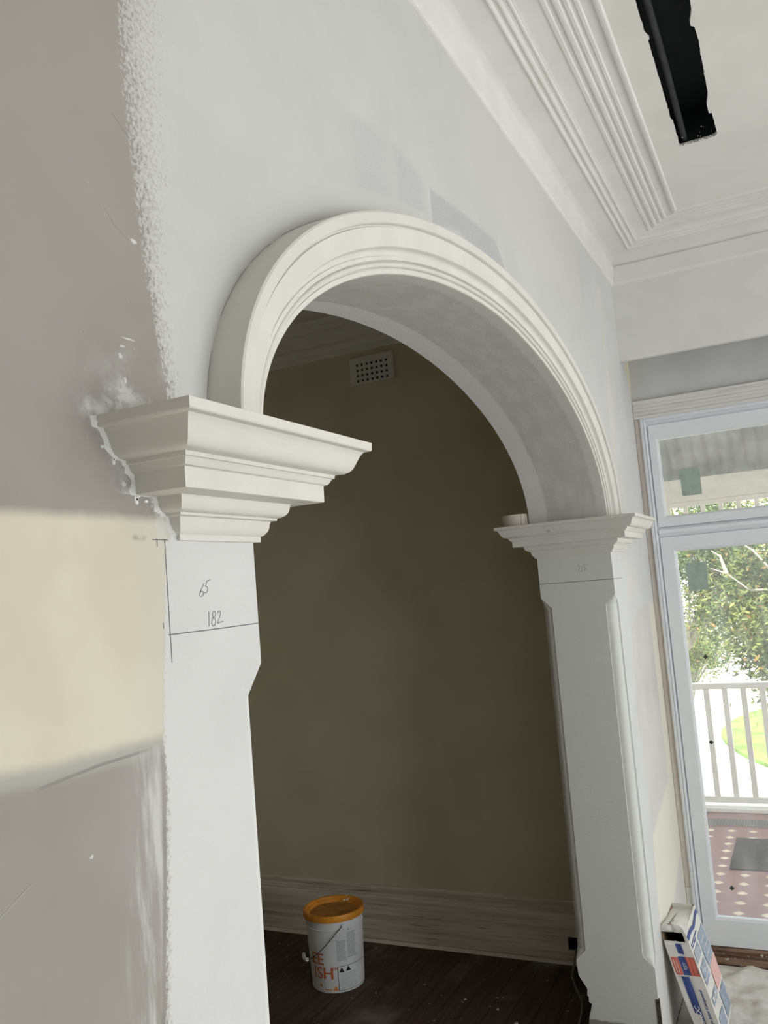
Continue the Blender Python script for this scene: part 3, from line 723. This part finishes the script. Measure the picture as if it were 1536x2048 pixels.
# crumbs of plaster on the hall floor
rnd = random.Random(31)
crumbs = [(3.62, 1.27, .014), (3.66, 1.33, .012), (3.72, 1.30, .010), (3.80, 1.38, .009), (3.60, 1.40, .012), (3.95, 1.68, .007), (3.9, 1.5, .006), (3.52, 1.75, .006)]
for i, (x, y, s) in enumerate(crumbs):
    bm = B(); bmesh.ops.create_icosphere(bm, subdivisions=2, radius=s)
    for v in bm.verts: v.co = Vector((v.co.x*1.3, v.co.y, v.co.z*.45))*(1+.35*noise.noise(v.co*140+Vector((i*3.1, 0, 0))))
    mz = min(v.co.z for v in bm.verts)
    for v in bm.verts: v.co += Vector((x, y, ZF-mz-.0004))
    tag(obj('plaster_crumb', bm, M['debris'], smooth=50), 'small pale plaster crumb lying on the dark hall floor near the right pier', 'plaster crumb', 'plaster crumbs on the hall floor')
# ------------------------------------------------------------------ bucket
bx, by = 3.955, 2.375; H = .375; R0, R1 = .133, .148
ph0 = math.atan2(-by, -bx)
t = thing('plaster_bucket', 'white plastic bucket with orange lid and orange lettering on the dark hall floor', 'bucket', (bx, by, ZF))
def lathe(bm, prof, n=64, mi=0):
    loft(bm, [[(bx+r*math.cos(2*PI*k/n), by+r*math.sin(2*PI*k/n), ZF+z) for k in range(n)] for r, z in prof], mi=mi)
bm = B(); lathe(bm, [(R0-.006, .0), (R0-.001, .002), (R0, .008), (R0+.0005, .02), (R1-.002, .300), (R1, .302), (R1, .306), (R1-.002, .308), (R1, .338), (R1+.004, .340), (R1+.004, .350)])
pail = obj('pail', bm, M['pail'], t, smooth=40)
bm = B(); lathe(bm, [(R1+.002, .345), (R1+.009, .345), (R1+.0105, .348), (R1+.0095, .372), (R1+.007, .3765), (R1+.001, .3775), (R1-.004, .3755), (R1-.007, .368), (R1-.009, .3655), (R1-.013, .3655), (R1-.016, .361), (R1-.020, .352), (R1-.024, .350), (.10, .3515), (.04, .352), (.004, .352)])
lid = obj('lid', bm, M['lid'], t, smooth=35)
bm = B(); lathe(bm, [(R1-.024, .3508), (.10, .3522), (.04, .3527), (.004, .3527)]); obj('dusty_centre', bm, M['lidin'], lid, smooth=40)['label'] = 'dusty recessed lid centre'
bm = B()
for k in range(10):
    r_ = random.Random(k+80); a = ph0+PI-.55+r_.uniform(-.12, .12); rr = R1-.006+r_.uniform(-.02, .008); bmesh.ops.create_icosphere(bm, subdivisions=1, radius=r_.uniform(.003, .006), matrix=Matrix.Translation((bx+rr*math.cos(a), by+rr*math.sin(a), ZF+(.378 if rr > R1-.008 else .362))))
obj('compound_crust', bm, M['compound'], lid, smooth=60)
def cyl(a, z, h=0):
    """a = metres along the wall of the pail, measured from the side facing the archway"""
    rr = R0+(R1-R0)*min(1, z/.33); return (bx+(rr+h)*math.cos(ph0+a/rr), by+(rr+h)*math.sin(ph0+a/rr), ZF+z)
bm = B(); fo = lambda a0, z0: (lambda x, y, h: cyl(a0+x, z0+y, .0012))
add_text(bm, 'SH', .082, fo(-.118, .070), bold=.0012); add_text(bm, 'TM', .022, fo(-.030, .112)); add_text(bm, 'EE', .080, fo(-.150, .138), bold=.0015)
add_text(bm, 'NISH'[:0] or 'I', .082, fo(-.140, .070))
obj('orange_lettering', bm, M['orange_ink'], pail, fix=False)
bm = B()
def tri(bm, a, z, s): 
    f = bm.faces.new([bm.verts.new(cyl(a-s, z, .0012)), bm.verts.new(cyl(a+s, z, .0012)), bm.verts.new(cyl(a, z+s*1.7, .0012))])
tri(bm, -.016, .014, .014); tri(bm, -.095, .030, .011)
quad_patch(bm, -.075, -.035, .016, .022, lambda a, b, h: cyl(a, b, .0012)); obj('orange_emblems', bm, M['orange_ink2'], pail)
r_ = random.Random(4)
for c0, c1, z0, z1 in ((.0, .050, .155, .255), (.055, .110, .165, .285), (.012, .10, .022, .094)):
    bm = B(); z = z0
    while z < z1:
        quad_patch(bm, c0, c1-r_.uniform(0, .010), z, z+(.0045 if z0 > .1 else .0022), lambda a, b, h: cyl(a, b, .0011), n=5); z += .0078
    obj('fine_print', bm, M['gray_ink'], pail)
bm = B()
for a0, a1, z0, z1 in ((-.002, .17, .128, .1300), (-.002, .0, .012, .130), (-.002, .17, .012, .014)): quad_patch(bm, a0, a1, z0, z1, lambda a, b, h: cyl(a, b, .0012), n=12)
obj('panel_outline', bm, M['black_ink'], pail)
for a_, z_, s_ in ((.018, .100, .014), (.053, .102, .014)):
    bm = B(); tri(bm, a_, z_, s_); obj('warning_triangle', bm, M['black_ink'], pail)
bm = B(); quad_patch(bm, .062, .072, .300, .302, lambda a, b, h: cyl(a, b, .001)); quad_patch(bm, .067, .069, .293, .308, lambda a, b, h: cyl(a, b, .001)); obj('black_mark', bm, M['black_ink'], pail)
pa = ph0+math.radians(14); side = Vector((math.cos(pa-PI/2), math.sin(pa-PI/2), 0)); ax = Vector((math.cos(pa), math.sin(pa), 0))
pts = []
for k in range(25):
    a = PI*k/24; pts.append(Vector((bx, by, ZF+.325))+ax*math.cos(a)*(R1+.006)+side*math.sin(a)*(R1+.022)+Vector((0, 0, -.175*math.sin(a)**1.1)))
bm = B(); tube(bm, pts, .0022, 8); bail = obj('bail_handle', bm, M['wire'], t, smooth=60)
bm = B(); tube(bm, pts[10:15], .009, 12); obj('grip', bm, M['grip'], bail, smooth=60)
for s_ in (1, -1):
    bm = B(); c_ = Vector((bx, by, ZF+.325))+ax*s_*(R1+.002); bmesh.ops.create_icosphere(bm, subdivisions=2, radius=.008, matrix=Matrix.Translation(c_)); obj('handle_lug', bm, M['pail'], t, smooth=60)
# ------------------------------------------------------------------ sack of joint compound leaning by the pier
t = thing('compound_sack', 'torn white paper sack with blue and red printing leaning beside the right pier', 'sack', (4.04, .56, ZF))
LE = .27      # lean of the sack towards the arch wall (dy per dz)
def sk(u, v, z):
    """u 0..1 along x (front to back), v 0..1 across (y, 1 = wall side), z height above floor"""
    b = 1+.10*math.sin(PI*min(1, z/.46))
    x = 4.04+(u-.5)*.34*(1+.02*math.sin(9*z)); yc = .555+LE*z; y = yc+(v-.5)*.098*b
    return Vector((x, y, ZF+z+.006))
def surf(side, s, z, h=0):
    """point on a side of the sack: 'A' narrow side facing the room's left, 'Bw' broad side"""
    cr_ = .0025*noise.noise(Vector((s*14, z*16, 2 if side == 'A' else 5)))
    cre = -.004*max(0, 1-abs(s-.5)*9) if side == 'A' else 0
    if side == 'A': p = sk(0, 1-s, z)+Vector((-h+cr_-cre*1, 0, 0))
    else: p = sk(s, 0, z)+Vector((0, -h-cr_*1.2, h*.2))
    return p
zt = .43
bm = B()
nz = 24; cols = []
S = [('A', i/8) for i in range(8)]+[('B', i/12) for i in range(12)]+[('C', i/8) for i in range(8)]+[('D', i/12) for i in range(12)]
def sp(side, s, z):
    if side == 'A': return surf('A', s, z)
    if side == 'B': return surf('B', s, z)
    if side == 'C': return sk(1, s, z)
    return sk(1-s, 1, z)+Vector((0, .001*0, 0))
G = []
for j in range(nz+1):
    z = .002+(zt-.002)*j/nz; G.append([bm.verts.new(sp(s_, s, z)) for s_, s in S])
N_ = len(S)
for j in range(nz):
    for i in range(N_):
        if S[i][0] == 'A' and S[i][1] < .85 and j >= nz-2: continue       # open mouth on the narrow side
        f = bm.faces.new((G[j][i], G[j][(i+1) % N_], G[j+1][(i+1) % N_], G[j+1][i]))
bm.faces.new(G[0])
# folded top: rises a little, front edge lifted as a flap
top = []
for k, (zz, inset) in enumerate(((.012, .10), (.022, .32), (.028, .62), (.030, .92))):
    ring = []
    for (s_, s), v in zip(S, G[nz]):
        c_ = Vector((4.04, .555+LE*zt, 0)); p = v.co.copy()
        f = 1-inset*.98
        p.y = c_.y+(p.y-c_.y)*f+zz*LE
        p.x = c_.x+(p.x-c_.x)*(1-inset*.10)+(-.018*inset if p.x < 3.95 else 0)
        p.z = ZF+zt+zz+(.014 if p.x < 3.92 else 0)*(1-inset*.3)-.055*max(0, (p.x-3.95)/.26)*1.0*inset**.3+.004*noise.noise(Vector((p.x*30, p.y*30, k)))
        ring.append(bm.verts.new(p))
    top.append(ring)
prev = G[nz]
for ring in top:
    for i in range(N_): bm.faces.new((prev[i], prev[(i+1) % N_], ring[(i+1) % N_], ring[i]))
    prev = ring
bm.faces.new(prev)
sack = obj('sack_paper', bm, [M['bag'], M['kraft']], t, smooth=35)
so = sack.modifiers.new('thickness', 'SOLIDIFY'); so.thickness = .0006; so.offset = -1; so.material_offset = 1; so.material_offset_rim = 0
# printing on the two visible sides
def onA(a, b, h): return surf('A', a, b, .0016+.0)
def onB(a, b, h): return surf('Bw', a, b, .0020)
bm = B()
quad_patch(bm, .42, .66, .345, .385, onA, 0); quad_patch(bm, .36, .62, -.0+.262, .335, onA, 0)
quad_patch(bm, .22, .50, .0+.03, .256, onA, 0, n=4)
add_text(bm, 'PROROC', .026, lambda x, y, h: surf('A', .46-y*9.5, .040+x*.95, .0024), 1, .2, .0006)
add_text(bm, 'Setting-Type Joint Compound', .0155, lambda x, y, h: surf('A', .80-y*10, .010+x*1.06, .0020), 0, 0, .0006)
obj('blue_side_printing', bm, [M['blue'], M['bag']], sack)
bm = B(); quad_patch(bm, .62, .96, .262, .335, onA, 0); quad_patch(bm, .06, .34, .262, .330, onA, 0)
obj('red_emblem', bm, M['red'], sack)
bm = B(); add_text(bm, 'cgc', .022, lambda x, y, h: surf('A', .54-y*9, .282+x, .0024), 0, .2); quad_patch(bm, .12, .15, .27, .32, lambda a, b, h: surf('A', a, b, .0021)); quad_patch(bm, .22, .25, .27, .32, lambda a, b, h: surf('A', a, b, .0021))
obj('white_emblem_marks', bm, M['bag'], sack)
bm = B()
quad_patch(bm, .02, .98, .395, .412, lambda a, b, h: surf('Bw', a, b+.006*math.sin(a*9), .0022)); 
for z0, l in ((.372, .55), (.362, .40)): quad_patch(bm, .04, l, z0, z0+.005, onB)
obj('blue_band', bm, M['blue'], sack)
bm = B(); r_ = random.Random(12)
for a0, a1, b0_, b1_ in ((.05, .42, .305, .350), (.08, .42, .215, .285), (.50, .95, .235, .355), (.08, .45, .135, .168), (.08, .45, .02, .088), (.55, .95, .02, .12)):
    quad_patch(bm, a0, a1, b0_, b1_, onB)
obj('pale_blue_panels', bm, M['paleblue'], sack)
bm = B(); quad_patch(bm, .52, .97, .135, .228, onB); obj('pale_red_panel', bm, M['palered'], sack)
bm = B()
for k in range(9):
    b = .310+k*.0045; quad_patch(bm, .08, .38-r_.uniform(0, .12), b, b+.0016, lambda a, b, h: surf('Bw', a, b, .0026))
for a0, a1, b0_, b1_ in ((.10, .40, .232, .236), (.22, .40, .250, .254), (.10, .28, .262, .266), (.12, .42, .146, .150), (.12, .2, .150, .162), (.30, .36, .150, .162), (.55, .9, .26, .264), (.6, .9, .29, .294), (.55, .85, .32, .324)):
    quad_patch(bm, a0, a1, b0_, b1_, lambda a, b, h: surf('Bw', a, b, .0026))
obj('white_print_lines', bm, M['bag'], sack)
# ------------------------------------------------------------------ drop sheet
bm = B(); nx, ny = 90, 70; G = []
for i in range(nx+1):
    row = []
    for j in range(ny+1):
        x = 3.74+(4.625-3.74)*i/nx; y = .716-1.5*j/ny
        n1 = noise.noise(Vector((x*5, y*4, 0))); n2 = noise.noise(Vector((x*14, y*11, 4)))
        h = .006+.022*max(0, n1+.15)+.010*max(0, n2)+.030*max(0, 1-abs(noise.noise(Vector((x*2.2+9, y*2.2, 2))))*7)*.6
        edge = min(1, min(i, nx-i, j, ny-j)/4)*(0 if y > .69 else 1)*(0 if (3.82 < x < 4.27 and .40 < y < .68) else 1); row.append(bm.verts.new((x+.02*math.sin(y*7)*(1 if i == 0 else 0), y, ZF+.003+h*edge)))
    G.append(row)
for i in range(nx):
    for j in range(ny): bm.faces.new((G[i][j], G[i+1][j], G[i+1][j+1], G[i][j+1]))
ds = tag(obj('drop_sheet', bm, M['cloth'], smooth=70), 'crumpled plaster-stained canvas drop sheet on the floor beneath the glazed door', 'drop sheet')
bm = B(); nx, ny = 120, 80; G = []  # out-of-view sheet added over the room floor to bounce light upwards
for i in range(nx+1):
    row = []
    for j in range(ny+1):
        x = -2.4+(3.70+2.4)*i/nx; y = .70-4.1*j/ny; edge = min(1, min(i, nx-i, j, ny-j)/3)
        row.append(bm.verts.new((x, y, ZF+.003+edge*(.004+.02*max(0, noise.noise(Vector((x*3, y*3, 8)))+.1)))))
    G.append(row)
for i in range(nx):
    for j in range(ny): bm.faces.new((G[i][j], G[i+1][j], G[i+1][j+1], G[i][j+1]))
tag(obj('drop_sheet', bm, M['cloth'], smooth=70), 'wide unseen canvas drop sheet added over the room floor to bounce light', 'drop sheet')
# ------------------------------------------------------------------ verandah
ZV = -2.0; XV = 7.6; kz = 1.0857
bm = B(); box(bm, 4.92, 7.72, -4, 5, ZV-.12, ZV); struct('floor_verandah', bm, M['tiles'])
bm = B(); box(bm, XV-.09, XV+.10, -4, 5, ZV+.0005, -1.965, bev=.008); struct('trim_6', bm, M['ext_white'])
t = thing('balustrade', 'white timber balustrade with square balusters along the edge of the tiled verandah', 'balustrade', (XV, .5, -1.965))
bm = B(); box(bm, XV-.04, XV+.04, -3.5, 4.5, -.942*kz, -.897*kz, bev=.010); obj('top_rail', bm, M['ext_white'], t)
bm = B(); box(bm, XV-.03, XV+.03, -3.5, 4.5, -1.935, -1.738*kz, bev=.006); obj('bottom_rail', bm, M['ext_white'], t)
bm0 = None
for k in range(-8, 12):
    yc = (.7715+.1317*k)*kz
    if bm0 is None:
        bm = B(); box(bm, XV-.020, XV+.020, yc-.021, yc+.021, -1.738*kz, -.942*kz); bm0 = obj('baluster', bm, M['ext_white'], t); y00 = yc
    else:
        c_ = bm0.copy(); C.objects.link(c_); c_.parent = t; c_.location = (bm0.location.x, bm0.location.y+yc-y00, bm0.location.z)
t = thing('verandah_valance', 'cream slatted timber valance hanging under the beam at the verandah edge', 'valance', (XV, .5, .18))
bm = B(); box(bm, XV-.02, XV+.02, -3.35, 4.35, .458*kz, .4935*kz); obj('top_rail', bm, M['ext_cream'], t)
bm = B(); box(bm, XV-.02, XV+.02, -3.35, 4.35, .19, .225); obj('bottom_rail', bm, M['ext_cream'], t)
v0 = None
for k in range(-10, 12):
    yc = (.769+.1275*k)*kz
    if v0 is None:
        bm = B(); box(bm, XV-.010, XV+.010, yc-.018, yc+.018, .225, .458*kz); v0 = obj('slat', bm, M['ext_cream'], t); y00 = yc
    else:
        c_ = v0.copy(); C.objects.link(c_); c_.parent = t; c_.location = (v0.location.x, v0.location.y+yc-y00, v0.location.z)
bm = B(); box(bm, XV-.03, XV+.04, -4, 5, .495*kz, .672*kz, bev=.003); struct('trim_7', bm, M['ext_cream'])
bm = B(); G = []; ny = 720
curve = [(4.93, 1.50), (5.6, 1.46), (6.2, 1.38), (6.7, 1.27), (7.1, 1.13), (7.35, 1.00), (7.55, .85), (7.70, .69)]
for x, z in curve:
    G.append([bm.verts.new((x, -4+9*j/ny, z+.014*math.sin(2*PI*(-4+9*j/ny)/.098))) for j in range(ny+1)])
for a, b in zip(G, G[1:]):
    for j in range(ny): bm.faces.new((a[j], a[j+1], b[j+1], b[j]))
o = obj('verandah_roof', bm, M['iron'], smooth=80); o['kind'] = 'structure'; so = o.modifiers.new('thickness', 'SOLIDIFY'); so.thickness = .004
# flat dark slab imitating a reflection in the door glass; then the wire mat
bm = B(); box(bm, 6.15, 6.83, -.9, .66, ZV+.0005, ZV+.010, bev=.003); tag(obj('reflection_patch', bm, M['mat']), 'long dark flat patch on the red verandah tiles imitating a reflection in the door glass', 'mat')
bm = B(); rnd = random.Random(2)
for k in range(14): tube(bm, [(7.13+.014*k, -1.2, ZV+.006), (7.13+.014*k, .95, ZV+.006)], .0018, 4)
for k in range(95): tube(bm, [(7.12, -1.2+k*.0226, ZV+.006), (7.325, -1.2+k*.0226, ZV+.006)], .0018, 4)
tag(obj('wire_mat', bm, M['matedge']), 'narrow gray woven wire mat on the tiles close to the balustrade', 'mat')
# ------------------------------------------------------------------ garden
bm = B(); box(bm, 7.74, 120, -60, 60, -3.0, -2.75); struct('ground', bm, M['concrete'])
bm = B(); n = 40
loft(bm, [[(15.2+3.6*math.cos(2*PI*k/n)*(1+.1*math.sin(3*2*PI*k/n)), -1.4+2.9*math.sin(2*PI*k/n), z) for k in range(n)] for z in (-2.749, -2.70)]); struct('ground_lawn', bm, M['lawn'])
def tree(cx, cy, cz, rad, n, label, seed, trunk, mats, leaf=.075, pale=()):
    rnd = random.Random(seed)
    t = thing('garden_tree', label, 'tree', (trunk[0], trunk[1], -2.75), 'trees in the garden')
    bm = B(); base = Vector((trunk[0], trunk[1], -2.75)); mid = Vector((cx, cy, cz-rad[2]*.5))
    tube(bm, [base, base.lerp(mid, .5)+Vector((.1, .08, 0)), mid, Vector((cx, cy, cz+rad[2]*.5))], [.11, .085, .06, .02], 8)
    br = []
    for k in range(16):
        a = rnd.uniform(0, 2*PI); e = Vector((cx+rad[0]*.8*math.cos(a), cy+rad[1]*.8*math.sin(a), cz+rnd.uniform(-.7, .8)*rad[2])); s = base.lerp(mid, rnd.uniform(.6, 1))
        m_ = s.lerp(e, .5)+Vector((0, 0, .12)); tube(bm, [s, m_, e], [.022, .012, .004], 6); br.append((m_, e))
    obj('trunk', bm, M['bark'], t, smooth=60)
    for q_ in pale:
        bm = B(); tube(bm, q_, [.022*(1-.75*i/(len(q_)-1)) for i in range(len(q_))] if len(q_) > 2 else [.010, .004], 7); obj('branch', bm, M['palebark'], t, smooth=60)['label'] = 'pale bare branch'
    bm = B(); cl_ = []
    for k in range(110):
        while True:
            p = Vector((rnd.uniform(-1, 1), rnd.uniform(-1, 1), rnd.uniform(-1, 1)))
            if .25 < p.length < 1: break
        cl_.append(Vector((cx+p.x*rad[0], cy+p.y*rad[1], cz+p.z*rad[2])))
    for k in range(n):
        c_ = rnd.choice(cl_); p = c_+Vector((rnd.gauss(0, .13), rnd.gauss(0, .13), rnd.gauss(0, .12)))
        d = Vector((rnd.gauss(0, 1), rnd.gauss(0, 1), rnd.gauss(0, .7)-.3)).normalized(); s_ = d.cross(Vector((rnd.gauss(0, 1), rnd.gauss(0, 1), rnd.gauss(0, 1)))).normalized()
        L = leaf*rnd.uniform(.6, 1.3); W = L*.17; mi = 0 if (c_.x*7+c_.z*5) % 2 < mats else 1
        if rnd.random() < .03: mi = 2
        nn = d.cross(s_)*W*.4
        f = bm.faces.new([bm.verts.new(v) for v in (p, p+d*L*.5+s_*W+nn, p+d*L, p+d*L*.5-s_*W+nn)]); f.material_index = mi
    obj('foliage', bm, [M['leafA'], M['leafB'], M['leafC']], t, fix=False)
tree(9.6, .08, -.72, (.75, .70, .86), 22000, 'tall leafy tree with yellow and orange tipped foliage right behind the balustrade', 5, (9.9, -1.3), .9, .085, pale=[((9.9, -1.3, -.9), (9.3, -.1, -.32), (9.0, .49, -.28), (9.0, .68, -.104)), ((9.0, .68, -.104), (9.0, .82, -.043)), ((9.0, .68, -.104), (9.0, .70, -.02), (9.0, .72, .07), (9.0, .80, .13)), ((9.7, -.6, -.3), (9.0, .304, -.077), (9.0, .42, .10), (9.0, .484, .152))])
tree(11.6, 1.05, 0.02, (.8, .66, .95), 13000, 'dark green feathery tree standing farther back, left of the yellow-green tree', 6, (11.9, 2.6), 1.5, .075)
tree(14.0, 1.62, -1.25, (.6, .50, .36), 7000, 'small pale olive tree low beside the driveway, at the left edge of the door pane', 8, (14.0, 1.9), 1.0, .06)
tree(16.5, .15, -.1, (1.2, 1.35, 1.3), 8000, 'broad green tree at the back of the garden, rightmost through the glass', 11, (16.9, -2.0), 1.3, .11)
